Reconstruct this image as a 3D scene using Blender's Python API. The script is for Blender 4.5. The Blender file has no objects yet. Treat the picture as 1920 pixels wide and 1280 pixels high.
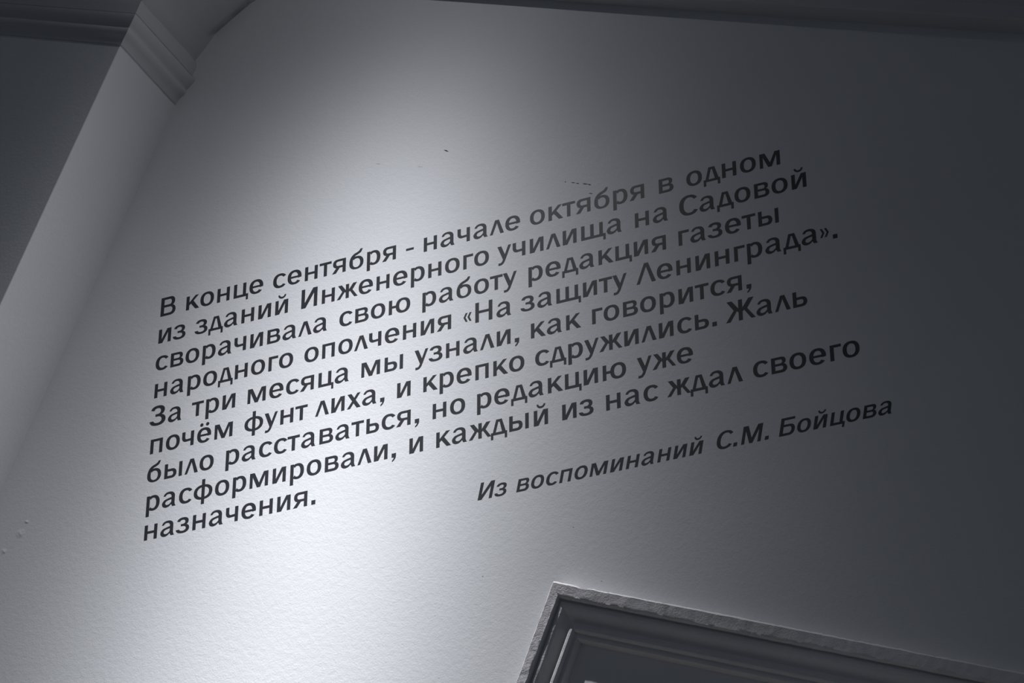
import bpy, bmesh, math, random
from mathutils import Matrix, Vector, noise, geometry

# ------------------------------------------------------------------ camera, light, exposure
ZO = 3.70                                   # height of the local origin above the floor
sc = bpy.context.scene
col = sc.collection
VT = sc.view_settings
VT.view_transform = 'Standard'; VT.look = 'None'; VT.exposure = 0.0; VT.gamma = 1.0
VT.use_curve_mapping = False

cam_d = bpy.data.cameras.new('camera'); cam = bpy.data.objects.new('camera', cam_d); col.objects.link(cam)
cam_d.sensor_width = 36.0; cam_d.sensor_fit = 'HORIZONTAL'
cam_d.lens = 5191.48 / 1920 * 36
cam_d.clip_start = 0.05; cam_d.clip_end = 100
RX = (0.84981861, 0.40459836, 0.33779949)   # camera axes in the room (right, -down, -forward)
M = Matrix(((0.84981861, 0.12289529, -0.51254763),
            (0.40459836, 0.47112555, 0.78379901),
            (0.33779949, -0.87346291, 0.35064803)))
right, down, fwd = M.col[0], M.col[1], M.col[2]
loc = -fwd * 6.0
cam.matrix_world = Matrix(((right.x, -down.x, -fwd.x, loc.x),
                           (right.y, -down.y, -fwd.y, loc.y),
                           (right.z, -down.z, -fwd.z, loc.z + ZO),
                           (0, 0, 0, 1)))
sc.camera = cam

world = bpy.data.worlds.new('dim_hall'); sc.world = world; world.use_nodes = True
bg = world.node_tree.nodes['Background']
bg.inputs['Color'].default_value = (0.80, 0.93, 1.19, 1)
bg.inputs['Strength'].default_value = 0.083

# the museum spotlight hanging just in front of the wall above the frame, aimed down along the wall
SPOT_POS = Vector((-0.585, -0.564, 1.089 + ZO))
SPOT_DIR = (Vector((1.459, 0.0, -10.457 + ZO)) - SPOT_POS).normalized()
SPOT_POWER = 39.5 * 1.25 * 1.17
ld = bpy.data.lights.new('spotlight', 'SPOT')
ld.energy = SPOT_POWER; ld.color = (0.965, 0.975, 1.035)
ld.spot_size = math.radians(176); ld.spot_blend = 0.15; ld.shadow_soft_size = 0.008
lo = bpy.data.objects.new('spotlight', ld); col.objects.link(lo)
lo.location = SPOT_POS
lo.rotation_euler = SPOT_DIR.to_track_quat('-Z', 'Y').to_euler()
ld.use_nodes = True                          # candela curve of the lamp: narrow core, long soft skirt
nt = ld.node_tree; em = nt.nodes['Emission']
tc = nt.nodes.new('ShaderNodeTexCoord'); sep = nt.nodes.new('ShaderNodeSeparateXYZ')
nt.links.new(tc.outputs['Normal'], sep.inputs[0])
def mth(op, a, b=None):
    n = nt.nodes.new('ShaderNodeMath'); n.operation = op
    for i, v in enumerate((a, b)):
        if v is None: continue
        if isinstance(v, (int, float)): n.inputs[i].default_value = v
        else: nt.links.new(v, n.inputs[i])
    return n.outputs[0]
cz = mth('ABSOLUTE', sep.outputs['Z'])
th = mth('MULTIPLY', mth('ARCCOSINE', mth('MINIMUM', cz, 1.0)), 180 / math.pi)
core = mth('MULTIPLY', mth('EXPONENT', mth('MULTIPLY', mth('POWER', mth('DIVIDE', th, 4.85), 0.858), -1.0)), 131.0)
nt.links.new(mth('ADD', core, 0.0220), em.inputs['Strength'])

# ------------------------------------------------------------------ materials
def new_mat(name, base, rough=0.6, spec=0.3):
    m = bpy.data.materials.new(name); m.use_nodes = True
    b = m.node_tree.nodes['Principled BSDF']
    b.inputs['Base Color'].default_value = (*base, 1); b.inputs['Roughness'].default_value = rough
    b.inputs['Specular IOR Level'].default_value = spec
    return m, m.node_tree, b

def plaster(name, base, layers, tint=0.03, rough=0.75):
    """painted plaster; layers = (noise scale, bump distance, detail)"""
    m, t, b = new_mat(name, base, rough, 0.2)
    N = t.nodes; L = t.links
    tc = N.new('ShaderNodeTexCoord')
    prev = None
    for sc_, dist, det in layers:
        nz = N.new('ShaderNodeTexNoise'); nz.inputs['Scale'].default_value = sc_
        nz.inputs['Detail'].default_value = det; nz.inputs['Roughness'].default_value = 0.55
        L.new(tc.outputs['Object'], nz.inputs['Vector'])
        bp = N.new('ShaderNodeBump'); bp.inputs['Distance'].default_value = dist
        bp.inputs['Strength'].default_value = 1.0
        L.new(nz.outputs['Fac'], bp.inputs['Height'])
        if prev: L.new(prev.outputs['Normal'], bp.inputs['Normal'])
        prev = bp
    L.new(prev.outputs['Normal'], b.inputs['Normal'])
    nz = N.new('ShaderNodeTexNoise'); nz.inputs['Scale'].default_value = 2.3; nz.inputs['Detail'].default_value = 5
    L.new(tc.outputs['Object'], nz.inputs['Vector'])
    cr = N.new('ShaderNodeValToRGB')
    cr.color_ramp.elements[0].position = 0.3; cr.color_ramp.elements[1].position = 0.7
    cr.color_ramp.elements[0].color = (*[c * (1 - tint) for c in base], 1)
    cr.color_ramp.elements[1].color = (*[min(1, c * (1 + tint)) for c in base], 1)
    L.new(nz.outputs['Fac'], cr.inputs[0]); L.new(cr.outputs[0], b.inputs['Base Color'])
    return m

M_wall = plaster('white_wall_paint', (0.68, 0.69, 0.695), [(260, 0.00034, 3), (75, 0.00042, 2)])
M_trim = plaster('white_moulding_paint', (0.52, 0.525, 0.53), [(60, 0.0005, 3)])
M_rough = plaster('chipped_casing_paint', (0.78, 0.755, 0.745), [(300, 0.0009, 5), (60, 0.0010, 4)], 0.08)
M_door = plaster('grey_door_paint', (0.80, 0.80, 0.80), [(25, 0.0006, 2)])
M_floor = plaster('stone_floor', (0.13, 0.125, 0.12), [(12, 0.001, 4)], 0.1)
M_ceil = plaster('ceiling_paint', (0.62, 0.62, 0.64), [(30, 0.0005, 2)])
M_ink, t_, b_ = new_mat('black_vinyl', (0.028, 0.029, 0.033), 0.42, 0.5)
M_scuff, t_, b_ = new_mat('dark_scuff', (0.05, 0.05, 0.055), 0.8, 0.1)
M_pale, t_, b_ = new_mat('grey_scuff', (0.34, 0.34, 0.36), 0.8, 0.1)

# ------------------------------------------------------------------ helpers
def link(name, bm, mat, parent=None, smooth=False):
    bmesh.ops.recalc_face_normals(bm, faces=bm.faces)
    me = bpy.data.meshes.new(name); bm.to_mesh(me); bm.free()
    if mat: me.materials.append(mat)
    if smooth:
        for p in me.polygons: p.use_smooth = True
        me.set_sharp_from_angle(angle=math.radians(32))
    o = bpy.data.objects.new(name, me); col.objects.link(o)
    if parent: o.parent = parent
    return o

def empty(name, loc, roty=0.0):
    o = bpy.data.objects.new(name, None); col.objects.link(o)
    o.location = loc; o.rotation_euler = (0, roty, 0); o.empty_display_size = 0.05
    return o

def struct(o, label=None):
    o['kind'] = 'structure'
    if label: o['label'] = label
    return o

def box(bm, x0, x1, y0, y1, z0, z1):
    v = [bm.verts.new((x, y, z)) for x in (x0, x1) for y in (y0, y1) for z in (z0, z1)]
    for f in ((0, 1, 3, 2), (4, 6, 7, 5), (0, 4, 5, 1), (2, 3, 7, 6), (0, 2, 6, 4), (1, 5, 7, 3)):
        bm.faces.new([v[i] for i in f])

def grid(bm, rows, close=False):
    """rows of coordinates -> quads"""
    V = [[bm.verts.new(p) for p in r] for r in rows]
    for a, b in zip(V, V[1:]):
        for i in range(len(a) - 1):
            bm.faces.new((a[i], a[i + 1], b[i + 1], b[i]))
    if close:
        for r in (V[0], V[-1]):
            if len(r) > 2: bm.faces.new(r)
    return V

# ------------------------------------------------------------------ the setting
XC = -1.168                                 # corner between wall and pilaster
DX0, DZ0 = 0.345, -0.570                    # inner side of the door surround (opening in the wall)
DX1 = 1.86
FL = -ZO; CE = 1.62

def wbox(name, boxes, mat, label):
    bm = bmesh.new()
    for b in boxes: box(bm, b[0], b[1], b[2], b[3], b[4] + ZO, b[5] + ZO)
    return struct(link(name, bm, mat), label)

wbox('wall_back', [(-3.4, 0.40, 0.0, 0.30, FL, CE), (1.80, 3.4, 0.0, 0.30, FL, CE), (0.40, 1.80, 0.0, 0.30, -0.60, CE)],
     M_wall, 'white painted plaster wall carrying the black lettering')
wbox('floor', [(-14, 14, -16, 0.30, FL - 0.1, FL)], M_floor, 'dark stone floor of the hall')
wbox('ceiling', [(-3.4, 3.9, -7.4, 0.30, CE, CE + 0.1)], M_ceil, 'dim ceiling of the hall')

# door surround -----------------------------------------------------
QF = 0.033
PROF = [(0.000, -0.002), (0.0005, 0.020), (0.0022, 0.0295), (0.006, QF), (0.012, QF), (0.018, QF), (0.022, QF), (0.0255, QF),
        (0.0275, 0.0315), (0.0285, 0.026), (0.0290, 0.0150), (0.0312, 0.0150), (0.0325, 0.0180), (0.0355, 0.0215), (0.0395, 0.0232),
        (0.0435, 0.0224), (0.0490, 0.0175), (0.0540, 0.0105), (0.0600, 0.0050), (0.0640, 0.0030), (0.0680, 0.0040), (0.0705, 0.0085),
        (0.0735, 0.0108), (0.0785, 0.0110), (0.0815, 0.0085), (0.0840, 0.0005), (0.0870, 0.0000), (0.0900, 0.0030), (0.0935, 0.0026),
        (0.0965, -0.005), (0.0970, -0.020)]
PROF = [(s * 1.175 if s <= 0.0285 else 0.0335 + (s - 0.0285) * 1.06, q - (0.0045 * s / 0.0285 - 0.0015 if 0.0055 < s < 0.028 else 0)) for s, q in PROF]
XL, ZT, XR = 0.321, -0.525, 1.885

def nz(x, y, z): return noise.noise(Vector((x, y, z)))

def prof_point(s, q, u, k, seed):
    """ragged old paint on the outer fillet, calm mouldings inside"""
    w = max(0.0, 1 - max(0, s - 0.030) / 0.008)
    ds = (nz(u * 28, k, seed) * 0.0012 + nz(u * 130, k, seed + 3) * 0.0008) * w
    if s < 0.004: ds += (nz(u * 14, 1.7, seed) * 0.0014 + max(0, nz(u * 60, 5.1, seed)) * 0.0022 + max(0, nz(u * 170, 2.1, seed)) * 0.0012)
    dq = (nz(u * 60, s * 60, seed + 9) * 0.0007 + nz(u * 40, s * 260, seed + 5) * 0.0006) * w if q > 0.01 else 0
    inner = (nz(u * 22, s * 30, seed + 20) * 0.0006) * (1 - w)
    return s + ds + inner, q + dq + inner

casing = empty('trim_1', (XL, 0, ZT + ZO)); struct(casing, 'moulded white plaster door surround with chipped outer edge')
def jx(s): return s * 0.74 if s < 0.0335 else 0.0248 + (s - 0.0335) * 0.86   # the side members are a little narrower
def casing_member(name, kind, length, n, seed):
    bm = bmesh.new(); rows = []
    for i in range(n + 1):
        t = (i / n) ** 1.25; r = []
        for k, (s0, q0) in enumerate(PROF):
            u = (jx(s0) if kind == 'head' else s0) + (length - (2 * jx(s0) if kind == 'head' else s0)) * t
            s, q = prof_point(s0, q0, u, k * 0.35, seed)
            if kind == 'head':
                notch = 0.0062 * math.exp(-((u - 0.073) / 0.012) ** 2) * max(0, 1 - s0 / 0.01)
                u_ = u
                r.append((u_, -q, -(s + notch)))
            elif kind == 'left':
                z_ = -u if t > 0 else -s
                r.append((jx(s), -q, z_))
            else:
                z_ = -u if t > 0 else -s
                r.append((XR - XL - jx(s), -q, z_))
        rows.append(r)
    grid(bm, rows)
    return link(name, bm, M_rough, casing, smooth=True)
casing_member('head_casing', 'head', XR - XL, 620, 1.0)
casing_member('side_casing', 'left', ZT + ZO, 700, 7.0)
casing_member('side_casing', 'right', ZT + ZO, 160, 12.0)

door = empty('door_1', (XL + 0.085, 0.018, ZO + ZT - 0.104)); struct(door, 'plain grey painted door leaf set inside the moulded surround')
w_ = XR - XL - 0.170; h_ = ZO + ZT - 0.104
bm = bmesh.new(); box(bm, 0.0, w_ / 2 - 0.002, 0.0, 0.045, -h_ + 0.01, 0.0); link('door_leaf', bm, M_door, door)
bm = bmesh.new(); box(bm, w_ / 2 + 0.002, w_, 0.0, 0.045, -h_ + 0.01, 0.0); link('door_leaf', bm, M_door, door)
for x0 in (0.16, w_ / 2 + 0.12):
    for z0, z1 in ((-h_ + 0.25, -h_ + 1.0), (-h_ + 1.2, -0.45)):
        bm = bmesh.new(); x1 = x0 + w_ / 2 - 0.28
        for a in ((x0, x0 + .03, z0, z1), (x1 - .03, x1, z0, z1), (x0 + .03, x1 - .03, z0, z0 + .03), (x0 + .03, x1 - .03, z1 - .03, z1)):
            box(bm, a[0], a[1], -0.010, 0.002, a[2], a[3])
        link('panel_moulding', bm, M_door, door)

# cornice along the wall -------------------------------------------
CP = [(0.01, 0.871), (-0.050, 0.871), (-0.054, 0.875), (-0.054, 0.905), (-0.050, 0.909), (-0.050, 1.02), (-0.058, 1.03),
      (-0.075, 1.05), (-0.085, 1.075), (-0.085, 1.10), (0.01, 1.10)]
bm = bmesh.new(); rows = []
for i in range(61):
    x = -0.99 + (3.39 + 0.99) * i / 60
    rows.append([(x, y, z + ZO + 0.0010 * nz(x * 3.1, y * 9, 0.3)) for y, z in CP])
grid(bm, rows, True)
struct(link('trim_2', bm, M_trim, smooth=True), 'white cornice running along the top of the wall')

# pilaster with impost mouldings and springing arch -----------------
PD = 0.26
pil = empty('trim_3', (XC, 0, 0)); struct(pil, 'white pilaster at the left with impost moulding and springing arch above')
bm = bmesh.new(); rows = []
for i in range(41):                         # shaft, arrises slightly uneven
    z = FL + (0.505 - FL) * i / 40
    e = lambda s: 0.0014 * nz(z * 2.3, s, 4)
    rows.append([(e(1), 0.01, z + ZO), (e(2), -PD + 0.0015, z + ZO), (e(2) - 0.0015, -PD + e(3), z + ZO), (-2.2, -PD, z + ZO), (-2.2, 0.01, z + ZO)])
V = grid(bm, rows, True)
link('shaft', bm, M_wall, pil)

def band(name, prof, mat, ragged=False):
    """moulding wrapped round the front and right side of the pilaster; prof = (z, projection)"""
    bm = bmesh.new(); rows = []
    for z, e in prof:
        r = [(-2.2, -PD - e, z + ZO)]
        for k in range(15): r.append((-2.2 + (2.2 + e) * (k + 1) / 15 - 0.0, -PD - e + 0.0005 * nz(k, z * 40, 2), z + ZO))
        for k in range(1, 16):
            y = -PD - e + (PD + e) * k / 15
            wob = 0.0014 * nz(y * 25, z * 20, 6) - (0.006 * max(0, (y + 0.018) / 0.018) * (0.4 + nz(z * 60, 1, 1)) if ragged else 0)
            r.append((e + wob, min(y, 0.0) if k < 15 else 0.004, z + ZO + 0.0009 * nz(y * 18, z * 5, 8)))
        rows.append(r)
    grid(bm, rows)
    return link(name, bm, mat, pil, smooth=True)
band('lower_moulding', [(0.499, -0.003), (0.500, 0.003), (0.5035, 0.0045), (0.512, 0.0055), (0.520, 0.0115), (0.527, 0.0165), (0.533, 0.0185), (0.5375, 0.0175),
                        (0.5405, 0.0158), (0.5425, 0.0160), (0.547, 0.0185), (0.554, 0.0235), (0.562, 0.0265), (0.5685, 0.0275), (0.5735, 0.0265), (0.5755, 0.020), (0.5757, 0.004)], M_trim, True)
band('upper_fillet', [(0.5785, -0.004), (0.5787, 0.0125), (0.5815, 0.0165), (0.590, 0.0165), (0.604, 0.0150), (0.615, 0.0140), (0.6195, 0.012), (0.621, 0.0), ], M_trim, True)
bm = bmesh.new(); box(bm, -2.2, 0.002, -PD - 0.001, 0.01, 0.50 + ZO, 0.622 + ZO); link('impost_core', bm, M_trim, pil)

ARC = [(-1.168, 0.620), (-1.166, 0.632), (-1.156, 0.660), (-1.143, 0.685), (-1.126, 0.710), (-1.104, 0.742), (-1.084, 0.772), (-1.066, 0.800),
       (-1.046, 0.832), (-1.022, 0.870), (-0.995, 0.915), (-0.965, 0.965), (-0.930, 1.02), (-0.89, 1.08), (-0.84, 1.15), (-0.78, 1.22), (-0.70, 1.30), (-0.60, 1.37), (-0.45, 1.44)]
pts = []
for (x0, z0), (x1, z1) in zip(ARC, ARC[1:]):
    for k in range(5): pts.append((x0 + (x1 - x0) * k / 5, z0 + (z1 - z0) * k / 5))
pts.append(ARC[-1])
bm = bmesh.new(); rows = []
YS = [0.012, -0.001, -0.004, -0.008, -0.012, -0.016, -0.021, -0.027, -0.034, -0.045, -0.07, -0.12, -0.18, -0.235, -0.255, -PD]
for (x, z) in pts:
    r = [(-2.2, 0.012, max(z, 0.62) + ZO)] if False else []
    for y in YS:
        # broken plaster where the arch meets the wall: an irregular hollow
        t = max(0.0, 1 - (-y) / 0.030); lump = max(0, math.exp(-((z - 0.712) / 0.03) ** 2) * 0.9 + math.exp(-((z - 0.768) / 0.03) ** 2) * 1.1 + 0.35 * (z > 0.79) - 0.05)
        d = 0.017 * min(1, t * 1.4) * min(1, lump) + 0.0012 * nz(z * 30, y * 30, 3)
        r.append((x - XC - d * 0.86, y, z + ZO + d * 0.5))
    r.append((-2.2, -PD, z + ZO))
    rows.append(r)
grid(bm, rows)
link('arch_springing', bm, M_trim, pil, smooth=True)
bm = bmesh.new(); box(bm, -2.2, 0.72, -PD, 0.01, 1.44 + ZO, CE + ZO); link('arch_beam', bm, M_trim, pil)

# ------------------------------------------------------------------ lettering: glyph outlines in millimetres
XH, CAP, S, SC = 37.2, 50.6, 8.3, 9.0
def R(x0, y0, x1, y1): return [[(x0, y0), (x1, y0), (x1, y1), (x0, y1)]]
def P(*p): return [list(p)]
def se(cx, cy, rx, ry, deg, n=2.25):
    c, s = math.cos(math.radians(deg)), math.sin(math.radians(deg))
    return (cx + rx * math.copysign(abs(c) ** (2 / n), c), cy + ry * math.copysign(abs(s) ** (2 / n), s))
def strip(A, B):
    return [[A[i], A[i + 1], B[i + 1], B[i]] for i in range(len(A) - 1)]
def arc(o, i, a0, a1, b0=None, b1=None, n=20, e=2.25):
    """band between two super-ellipses; o, i = (cx, cy, rx, ry)"""
    b0 = a0 if b0 is None else b0; b1 = a1 if b1 is None else b1
    return strip([se(*o, a0 + (a1 - a0) * k / n, e) for k in range(n + 1)], [se(*i, b0 + (b1 - b0) * k / n, e) for k in range(n + 1)])
def cr(p, n=5):
    out = []; q = [p[0]] + list(p) + [p[-1]]
    for i in range(1, len(q) - 2):
        for k in range(n):
            t = k / n; a, b, c, d = q[i - 1], q[i], q[i + 1], q[i + 2]
            out.append(tuple(0.5 * (2 * b[j] + (c[j] - a[j]) * t + (2 * a[j] - 5 * b[j] + 4 * c[j] - d[j]) * t * t + (3 * b[j] - a[j] - 3 * c[j] + d[j]) * t ** 3) for j in (0, 1)))
    out.append(p[-1]); return out
def blob(o, i): return strip(cr(o), cr(i))
def mir(polys, w): return [[(w - x, y) for x, y in p][::-1] for p in polys]
def shift(polys, dx, dy=0): return [[(x + dx, y + dy) for x, y in p] for p in polys]

ring_o = arc((18, 18.6, 18, 19.4), (18, 18.6, 9.2, 13.5), 0, 360, n=44)
G = {}                                       # char -> (polygons, ink width, left bearing, right bearing)
G['о'] = (ring_o, 36, 3.3, 3.3)
e_ = arc((18, 18.6, 18, 19.4), (17.8, 18.4, 9.0, 13.6), -6, 323, -12, 321, n=40) + R(7.5, 16.2, 30, 21.2) + P((26.5, 16.2), (35.9, 16.2), (35.9, 18.6), (26.5, 20.5))
G['е'] = (e_, 36, 3.3, 3.3)
dot = lambda cx, cy, r: [[(cx + r * math.cos(a * math.pi / 10), cy + r * math.sin(a * math.pi / 10)) for a in range(20)]]
G['ё'] = (e_ + dot(10.4, 46.0, 4.3) + dot(25.4, 46.0, 4.3), 36, 3.3, 3.3)
G['с'] = (arc((18, 18.6, 18, 19.4), (18.4, 18.6, 9.4, 13.5), 36, 322, 38, 318, n=34), 32.6, 3.3, 1.6)
G['С'] = (arc((23, 25.3, 23, 26.1), (23.5, 25.3, 13.4, 19.9), 37, 325, 38, 321, n=40), 41.3, 3.8, 1.5)
G['н'] = (R(0, 0, S, XH) + R(24.5, 0, 32.8, XH) + R(S - 1, 15.6, 25.5, 21.6), 32.8, 5.4, 5.4)
G['Н'] = (R(0, 0, 8.9, CAP) + R(32.3, 0, 41.2, CAP) + R(8, 22.6, 33, 29.0), 41.2, 6.4, 6.4)
i_ = R(0, 0, S, XH) + R(24.7, 0, 33, XH) + P((S - .5, 0), (10.9, 0), (24.9, 27.4), (24.9, XH), (22.1, XH), (S - .5, 9.6))
G['и'] = (i_, 33, 5.4, 5.4)
breve = arc((16.8, 51.4, 10.2, 10.0), (16.8, 51.4, 5.9, 5.2), 180, 360, n=16, e=2.0)
G['й'] = (i_ + breve, 33, 5.4, 5.4)
G['И'] = (R(0, 0, 8.9, CAP) + R(31.8, 0, 40.7, CAP) + P((8.4, 0), (11.3, 0), (32.3, 37.5), (32.3, CAP), (29.4, CAP), (8.4, 13.0)), 40.7, 6.4, 6.4)
G['п'] = (R(0, 0, S, XH) + R(23.5, 0, 31.8, XH) + R(S - 1, 31, 24.5, XH), 31.8, 5.4, 5.4)
G['т'] = (R(0, 30.8, 30.7, XH) + R(11.2, 0, 19.5, 32), 30.7, -0.9, 0.7)
G['г'] = (R(0, 0, S, XH) + R(S - 1, 30.8, 24.1, XH), 24.1, 5.4, -0.6)
tail = lambda x: P((x - 1, 6.4), (x - 1, 0), (x + 1.0, 0), (x + 1.0, -9.8), (x + 6.5, -9.8), (x + 6.5, 6.4))
G['ц'] = (R(0, 0, S, XH) + R(24, 0, 32.3, XH) + R(S - 1, 0, 32.3, 6.4) + tail(31.6), 38.1, 5.4, -0.5)
G['щ'] = (R(0, 0, S, XH) + R(21.5, 0, 29.8, XH) + R(43, 0, 51.3, XH) + R(S - 1, 0, 51.3, 6.4) + tail(51.1), 57.6, 5.4, -0.5)
G['ч'] = (R(22.5, 0, 30.8, XH) + R(0, 23.5, S, XH) + arc((11.5, 23.7, 11.5, 11.8), (12.8, 23.7, 4.5, 5.8), 180, 270, n=12) + P((11, 11.9), (23.5, 13.0), (23.5, 18.6), (12, 17.9)), 30.8, 2.2, 5.1)
G['л'] = (P((0, 0), (6.6, 0), (17.0, 28.6), (22.0, XH), (12.6, XH)) + P((34.1, 0), (25.2, 0), (17.0, 28.6), (12.6, XH), (22.0, XH)), 34.1, 0.8, 0.1)
G['Л'] = (P((0, 0), (7.4, 0), (22.4, 41.5), (27.6, CAP), (18.2, CAP)) + P((44.4, 0), (34.8, 0), (22.4, 41.5), (18.2, CAP), (27.6, CAP)), 44.4, 0.8, -0.7)
G['д'] = (R(0, 0, 37.8, 6) + R(0, -10.6, 5.6, 1) + R(32.2, -10.6, 37.8, 1) + P((4.2, 5), (11.0, 5), (17.2, 31), (17.2, XH), (12.2, XH))
          + P((34.8, 5), (26.0, 5), (20.3, 31), (20.3, XH), (25.6, XH)) + R(14, 31.2, 24, XH), 37.8, 0.2, -0.6)
G['а'] = (R(23.6, 5, 32.2, 25.5) + P((23.6, 7), (26.6, 0), (35.3, 0), (33.4, 3.0), (32.2, 8))
          + arc((17.4, 25.0, 14.8, 13.0), (15.8, 24.8, 7.8, 8.0), 0, 168, 0, 160, n=20)
          + blob([(25, 23.8), (15, 21.4), (5.5, 18.2), (0, 10.0), (3.0, 2.2), (10.8, -0.8), (19, 1.6), (25.2, 8)],
                 [(25, 18.4), (17, 17.0), (10.6, 14.6), (8.3, 10.2), (9.9, 6.6), (14, 5.2), (19.5, 7.2), (24.4, 12.6)]), 35.3, 3.3, 4.5)
v_ = (R(0, 0, S, XH) + R(S - 1, 0, 22, 6) + R(S - 1, 31.4, 21, XH) + R(S - 1, 16.4, 22, 21.6)
      + arc((20.8, 28.2, 10.8, 9.0), (19.6, 26.5, 4.2, 4.9), -90, 90, n=14) + arc((21.6, 10.6, 12.4, 10.6), (20.4, 11.2, 5.0, 5.2), -90, 90, n=14))
G['в'] = (v_, 34, 5.4, 2.0)
G['В'] = (R(0, 0, 9, CAP) + R(8, 0, 25, 6.6) + R(8, 44.2, 24.5, CAP) + R(8, 23.2, 25, 29.6)
          + arc((24.4, 37.8, 12.8, 12.8), (23.0, 36.9, 5.2, 7.3), -90, 90, n=16) + arc((25.0, 14.0, 14.8, 14.0), (24.0, 14.9, 7.2, 8.3), -90, 90, n=16), 39.8, 6.4, 2.9)
G['Б'] = (R(0, 0, 9, CAP) + R(8, 0, 25, 6.6) + R(8, 44.0, 36.5, CAP) + R(8, 25.2, 25, 31.4) + arc((24.6, 15.7, 15.2, 15.7), (23.6, 15.9, 7.2, 9.3), -90, 90, n=16), 39.8, 6.4, 2.9)
s_ = R(0, 0, S, XH) + R(S - 1, 0, 19.5, 6) + R(S - 1, 17.6, 19.5, 23.6) + arc((19, 11.8, 12.2, 11.8), (17.8, 11.8, 5.0, 5.8), -90, 90, n=14)
G['ь'] = (s_, 31.2, 5.4, 2.8)
G['ы'] = (s_ + R(37.2, 0, 45.5, XH), 45.5, 5.4, 6.2)
G['б'] = (arc((18, 16.6, 18, 17.4), (18.2, 16.2, 9.3, 12.0), -185, 135, n=38)
          + blob([(0.0, 16), (0.7, 25), (4.6, 34.5), (11.5, 41.0), (20, 44.6), (24.6, 47.6), (27.4, 52.0)],
                 [(8.9, 16), (9.0, 24), (10.0, 29.8), (15.0, 35.4), (22, 38.6), (29.4, 43.2), (33.2, 52.0)]), 36, 3.3, 3.3)
G['р'] = (R(0, -14.2, S, XH) + arc((17.6, 18.6, 16.4, 19.4), (17.0, 18.6, 8.0, 13.5), -128, 128, -140, 140, n=30), 34, 5.4, 3.3)
G['ф'] = (R(19.6, -11.6, 27.7, 50.6) + arc((23.65, 18.6, 23.65, 18.4), (23.65, 18.6, 15.0, 12.8), 0, 360, n=44), 47.3, 3.3, 3.3)
ya = R(26.2, 0, 34.5, XH) + R(13, 31.4, 27, XH) + R(14, 14.0, 27, 19.6) + arc((13.6, 25.6, 12.0, 11.6), (15.2, 25.5, 5.4, 5.9), 90, 270, n=14) + P((0, 0), (9.6, 0), (20.2, 15.4), (11.6, 16.4))
G['я'] = (ya, 34.5, 1.5, 5.6)
zh = P((2.2, XH), (11.8, XH), (23, 21.0), (23, 14.8), (17.6, 18.8), (15.6, 16.0)) + P((0, 0), (8.2, 0), (20.6, 19.2), (16.2, 24.0))
G['ж'] = (R(22.1, 0, 30.3, XH) + zh + mir(zh, 52.4), 52.4, 0.2, -0.9)
Zh = P((2.8, CAP), (14.2, CAP), (29.4, 28.4), (29.4, 19.5), (23.0, 25.6), (20.5, 22.6)) + P((0, 0), (9.8, 0), (26.4, 26.4), (21.6, 32.0))
G['Ж'] = (R(28.4, 0, 37.3, CAP) + Zh + mir(Zh, 65.7), 65.7, 0.5, -1.3)
G['к'] = (R(0, 0, S, XH) + P((S - .5, 11.6), (S - .5, 19.8), (23.4, XH), (32.4, XH), (14.6, 18.2)) + P((35.0, 0), (24.8, 0), (12.4, 16.4), (18.0, 24.2)), 35, 5.4, -0.9)
G['у'] = (P((0, XH), (9.4, XH), (19.4, 10.8), (17.0, 1.4), (13.6, 0.6)) +
          strip(cr([(33.0, XH), (20.0, 2.0), (16.2, -6.4), (11.4, -11.4), (5.6, -12.6), (2.2, -12.2)]), cr([(26.2, XH), (13.6, 2.6), (11.2, -3.2), (9.0, -6.0), (5.6, -6.8), (2.6, -6.4)])), 33, 0.0, 1.6)
G['х'] = (P((0.6, XH), (10.4, XH), (33.9, 0), (23.9, 0)) + P((24.8, XH), (32.4, XH), (8.0, 0), (0, 0)), 33.9, 0.6, 0.0)
G['м'] = (P((0, 0), (7.4, 0), (7.4, XH), (0, XH)) + R(37.9, 0, 46.2, XH) + P((6.4, XH), (11.8, XH), (23.4, 11.2), (26.9, 0), (18.8, 0), (7.0, 28.0))
          + P((38.9, XH), (34.6, XH), (23.4, 11.2), (18.8, 0), (26.9, 0), (38.2, 28.5)), 46.2, 5.4, 5.4)
G['М'] = (R(0, 0, 8.2, CAP) + R(43.6, 0, 52.2, CAP) + P((7.4, CAP), (13.4, CAP), (26.4, 14.5), (30.4, 0), (21.8, 0), (7.8, 38.0))
          + P((44.6, CAP), (39.2, CAP), (26.4, 14.5), (21.8, 0), (30.4, 0), (43.9, 38.5)), 52.2, 6.4, 6.4)
G['з'] = (arc((15.6, 27.8, 14.6, 10.2), (15.2, 27.0, 6.6, 5.4), 172, -84, 168, -90, n=26) + R(10.8, 16.6, 19, 21.8)
          + arc((15.6, 10.2, 16.8, 11.0), (15.4, 10.6, 8.4, 6.0), 84, -176, 90, -168, n=26), 32.5, 0.9, 2.8)
G['З'] = (arc((18.0, 38.4, 17.0, 13.0), (17.4, 37.0, 8.0, 7.8), 172, -84, 168, -90, n=28) + R(12.5, 22.9, 22, 29.2)
          + arc((18.4, 13.8, 19.6, 14.6), (18.0, 14.4, 10.2, 8.5), 84, -174, 90, -166, n=28), 38.2, 1.0, 3.0)
G['З'] = ([[(x * 1.062, y) for x, y in p] for p in G['З'][0]], 40.6, -0.8, 3.0)
G['ю'] = (R(0, 0, S, XH) + R(S - 1, 15.6, 19.5, 21.6) + shift(ring_o, 17.2), 53.2, 5.4, 3.3)
G['-'] = (R(0, 14.2, 19.4, 19.9), 19.4, 0.0, 0.0)
G['.'] = (R(0, 0, 9.9, 10.4), 9.9, 4.6, 5.0)
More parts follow.
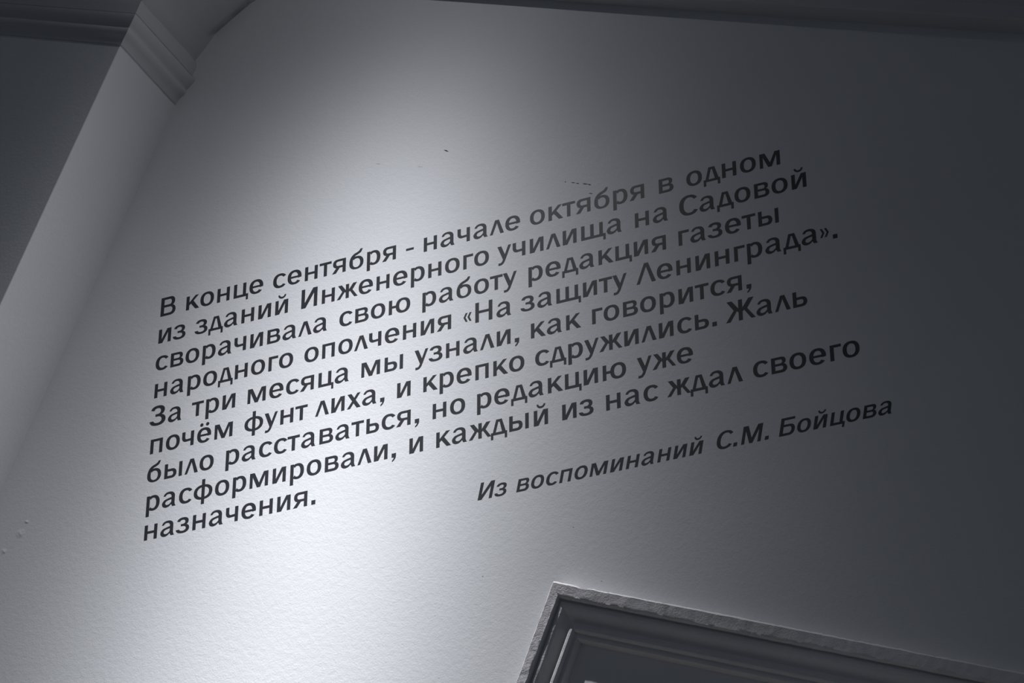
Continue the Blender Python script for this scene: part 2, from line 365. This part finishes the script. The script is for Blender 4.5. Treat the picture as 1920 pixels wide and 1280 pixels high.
G[','] = (P((0, 0), (4.9, 0), (4.6, -3.4), (0.6, -8.0), (1.6, -10.6), (6.4, -7.0), (10.0, -1.0), (10.6, 3.0), (10.6, 10.0), (0, 10.0)), 10.6, 4.4, 5.0)
chev = P((0, 31.0), (4.6, 31.0), (9.9, 19.8), (4.6, 8.6), (0, 8.6), (4.9, 19.8))
G['»'] = (chev + shift(chev, 9.6), 19.5, 1.2, 3.4)
G['«'] = (mir(chev + shift(chev, 9.6), 19.5), 19.5, 3.4, 2.6)
SPACE = 19.8

def union(polys):
    """2-D union of polygons -> verts, triangles"""
    vs, fs = [], []
    for p in polys:
        q = []
        for a in p:                          # drop repeated points
            if not q or (abs(a[0] - q[-1][0]) + abs(a[1] - q[-1][1])) > 1e-4: q.append(a)
        if len(q) > 2 and abs(q[0][0] - q[-1][0]) + abs(q[0][1] - q[-1][1]) < 1e-4: q.pop()
        if len(q) < 3: continue
        area = sum(q[i][0] * q[(i + 1) % len(q)][1] - q[(i + 1) % len(q)][0] * q[i][1] for i in range(len(q)))
        if abs(area) < 1e-3: continue
        if area < 0: q.reverse()
        b = len(vs); vs += [Vector(a) for a in q]; fs.append(list(range(b, b + len(q))))
    r = geometry.delaunay_2d_cdt(vs, [], fs, 0, 1e-4, True)
    V, F, OF = r[0], r[2], r[5]
    return V, [f for f, of in zip(F, OF) if len(of) > 0]

THICK = 0.00018
cache = {}
def glyph_mesh(ch, italic):
    key = (ch, italic)
    if key in cache: return cache[key]
    V, F = union(G[ch][0])
    k = 0.001 * (0.793 if italic else 1.0); sh = 0.196 if italic else 0.0
    bm = bmesh.new(); f_ = [bm.verts.new(((v.x + sh * v.y) * k, -THICK - 5e-5, v.y * k)) for v in V]
    faces = []
    for f in F:
        try: faces.append(bm.faces.new([f_[i] for i in f]))
        except ValueError: pass
    bmesh.ops.recalc_face_normals(bm, faces=bm.faces)
    border = [e for e in bm.edges if len(e.link_faces) == 1]
    back = {}
    for e in border:
        for v in e.verts:
            if v not in back: back[v] = bm.verts.new((v.co.x, -5e-5, v.co.z))
    for e in border:
        a, b = e.verts; bm.faces.new((a, b, back[b], back[a]))
    for v in [v for v in bm.verts if not v.link_faces]: bm.verts.remove(v)
    bmesh.ops.recalc_face_normals(bm, faces=bm.faces)
    me = bpy.data.meshes.new('letter'); bm.to_mesh(me); bm.free(); me.materials.append(M_ink)
    cache[key] = me
    return me

THETA = 0.38194894
O = Vector((-0.9388, 0.0, -0.0658 + ZO))
A = Vector((math.cos(THETA), 0, math.sin(THETA))); B = Vector((-math.sin(THETA), 0, math.cos(THETA)))
KIND = {',': 'comma', '.': 'full_stop', '-': 'dash', '«': 'quotation_mark', '»': 'quotation_mark'}

def text_line(text, starts, v0, label, italic=False, stretch=1.0, name='text_line', group=None):
    u0 = starts[0]; word = 0
    root = empty(name, O + A * (u0 / 1000) + B * (v0 / 1000), -THETA)
    root['label'] = label; root['category'] = 'lettering'
    if group: root['group'] = group
    k = (0.793 if italic else 1.0) * stretch
    x = -G[text[0]][2] * k
    for ch in text:
        if ch == ' ': word += 1; x = None; continue
        _, w, l, r = G[ch]
        if x is None: x = starts[word] - u0 - l * k
        x += l * k
        o = bpy.data.objects.new(KIND.get(ch, 'letter'), glyph_mesh(ch, italic)); col.objects.link(o)
        o.parent = root; o.location = (x / 1000, 0, 0)
        if stretch != 1.0: o.scale = (stretch, 1, 1)
        x += (w + r) * k
    return root

GR = 'lines of the black quotation on the wall'
LINES = [('В конце сентября - начале октября в одном', 'first line of black Cyrillic wall lettering, beginning «В конце сентября», topmost of the quotation'),
         ('из зданий Инженерного училища на Садовой', 'second line of black Cyrillic wall lettering, beginning «из зданий Инженерного»'),
         ('сворачивала свою работу редакция газеты', 'third line of black Cyrillic wall lettering, beginning «сворачивала свою работу»'),
         ('народного ополчения «На защиту Ленинграда».', 'fourth line of black Cyrillic wall lettering, the one with quotation marks'),
         ('За три месяца мы узнали, как говорится,', 'fifth line of black Cyrillic wall lettering, beginning «За три месяца»'),
         ('почём фунт лиха, и крепко сдружились. Жаль', 'sixth line of black Cyrillic wall lettering, beginning «почём фунт лиха»'),
         ('было расставаться, но редакцию уже', 'seventh line of black Cyrillic wall lettering, beginning «было расставаться»'),
         ('расформировали, и каждый из нас ждал своего', 'eighth line of black Cyrillic wall lettering, beginning «расформировали», longest at the right'),
         ('назначения.', 'ninth line of black Cyrillic wall lettering, the single short word «назначения.»')]
STARTS = [  # left edge of each word, millimetres along the line
    [-0.1, 68.1, 296.5, 635.4, 679.7, 940.3, 1246.8, 1310.9],
    [-0.5, 96.7, 372.4, 861.3, 1188.7, 1291.9],
    [-3.2, 471.7, 678.4, 935.7, 1287.3],
    [-0.8, 386.1, 779.4, 917.4, 1188.0],
    [-7, 101.2, 245.3, 531.0, 661.5, 940.5, 1083.7],
    [-1.2, 241.0, 419.2, 620.2, 683.8, 950.0, 1385.2],
    [-3.9, 197.7, 707.3, 813, 1183.3],
    [-0.6, 652.6, 716.7, 1010.9, 1111.2, 1248.7, 1438.4],
    [-0.5]]
for i, (t, lab) in enumerate(LINES):
    text_line(t, STARTS[i], -73.0 * i - 0.8, lab, group=GR)
text_line('Из воспоминаний С.М. Бойцова', [815.0, 904.0, 1348.5, 1485.2], -660.0, 'smaller slanted black Cyrillic line standing apart below the quotation at right', italic=True, stretch=1.014)

# ------------------------------------------------------------------ small marks on the wall: scuffs and plaster lumps
def mark(name, mat, px, pz, length, height, ang, seed, depth=0.0004):
    """a thin ragged fleck lying on the wall"""
    bm = bmesh.new(); top, bot = [], []
    rnd = random.Random(seed); n = 9
    for i in range(n):
        t = i / (n - 1); w = height * 0.5 * math.sin(math.pi * min(0.96, max(0.04, t))) ** 0.7 * rnd.uniform(0.5, 1.2)
        x = (t - 0.5) * length; c = rnd.uniform(-0.15, 0.15) * height
        top.append((x, c + w)); bot.append((x, c - w))
    ca, sa = math.cos(ang), math.sin(ang)
    f = lambda p, y: (p[0] * ca - p[1] * sa, y, p[0] * sa + p[1] * ca)
    rows = [[f(p, -1e-5) for p in top], [f(p, -depth) for p in top], [f(p, -depth) for p in bot], [f(p, -1e-5) for p in bot]]
    grid(bm, rows)
    o = link(name, bm, mat, bpy.data.objects['wall_back']); o.location = (px, 0, pz + ZO)
    return o
for px, pz, l, h, a in ((-0.3562, 0.4497, 0.013, 0.0022, -0.2), (-0.0206, 0.4027, 0.003, 0.0022, 0.0), (-0.0005, 0.4030, 0.0095, 0.0012, 0.0),
                        (0.0112, 0.4026, 0.0075, 0.0014, -0.05), (0.0305, 0.4033, 0.0130, 0.0018, 0.0), (0.0415, 0.4028, 0.0070, 0.0022, -0.1),
                        (0.0530, 0.3812, 0.0100, 0.0011, 0.0)):
    mark('scuff', M_scuff, px, pz, l, h, a, int(px * 1e4) + 7)
for px, pz, l, h in ((-0.522, 0.3970, 0.013, 0.0010), (-0.407, 0.4013, 0.014, 0.0008), (0.1419, -0.5369, 0.003, 0.0018), (0.4117, -0.498, 0.003, 0.0022), (0.3056, -0.3948, 0.003, 0.0018)):
    mark('scuff', M_pale, px, pz, l, h, 0.0, int(px * 1e4) + 3, 0.0002)
for px, pz, l, h in ((-1.0612, -0.6507, 0.030, 0.026), (-1.058, -0.6203, 0.016, 0.010), (-1.085, -0.70, 0.02, 0.016)):
    bm = bmesh.new()                        # a flat lump of filler showing through the paint
    rows = []
    for i in range(13):
        r = []
        for k in range(13):
            u, v = (i / 6 - 1), (k / 6 - 1); d = math.hypot(u, v)
            hgt = max(0.0, 1 - d) * 0.0012 * (1 + 0.9 * nz(u * 2.3 + px * 9, v * 2.3, 1.0)) - 0.00005
            r.append((u * l / 2, -hgt, v * h / 2))
        rows.append(r)
    grid(bm, rows); o = link('plaster_lump', bm, M_wall, bpy.data.objects['wall_back'], smooth=True); o.location = (px, 0, pz + ZO)
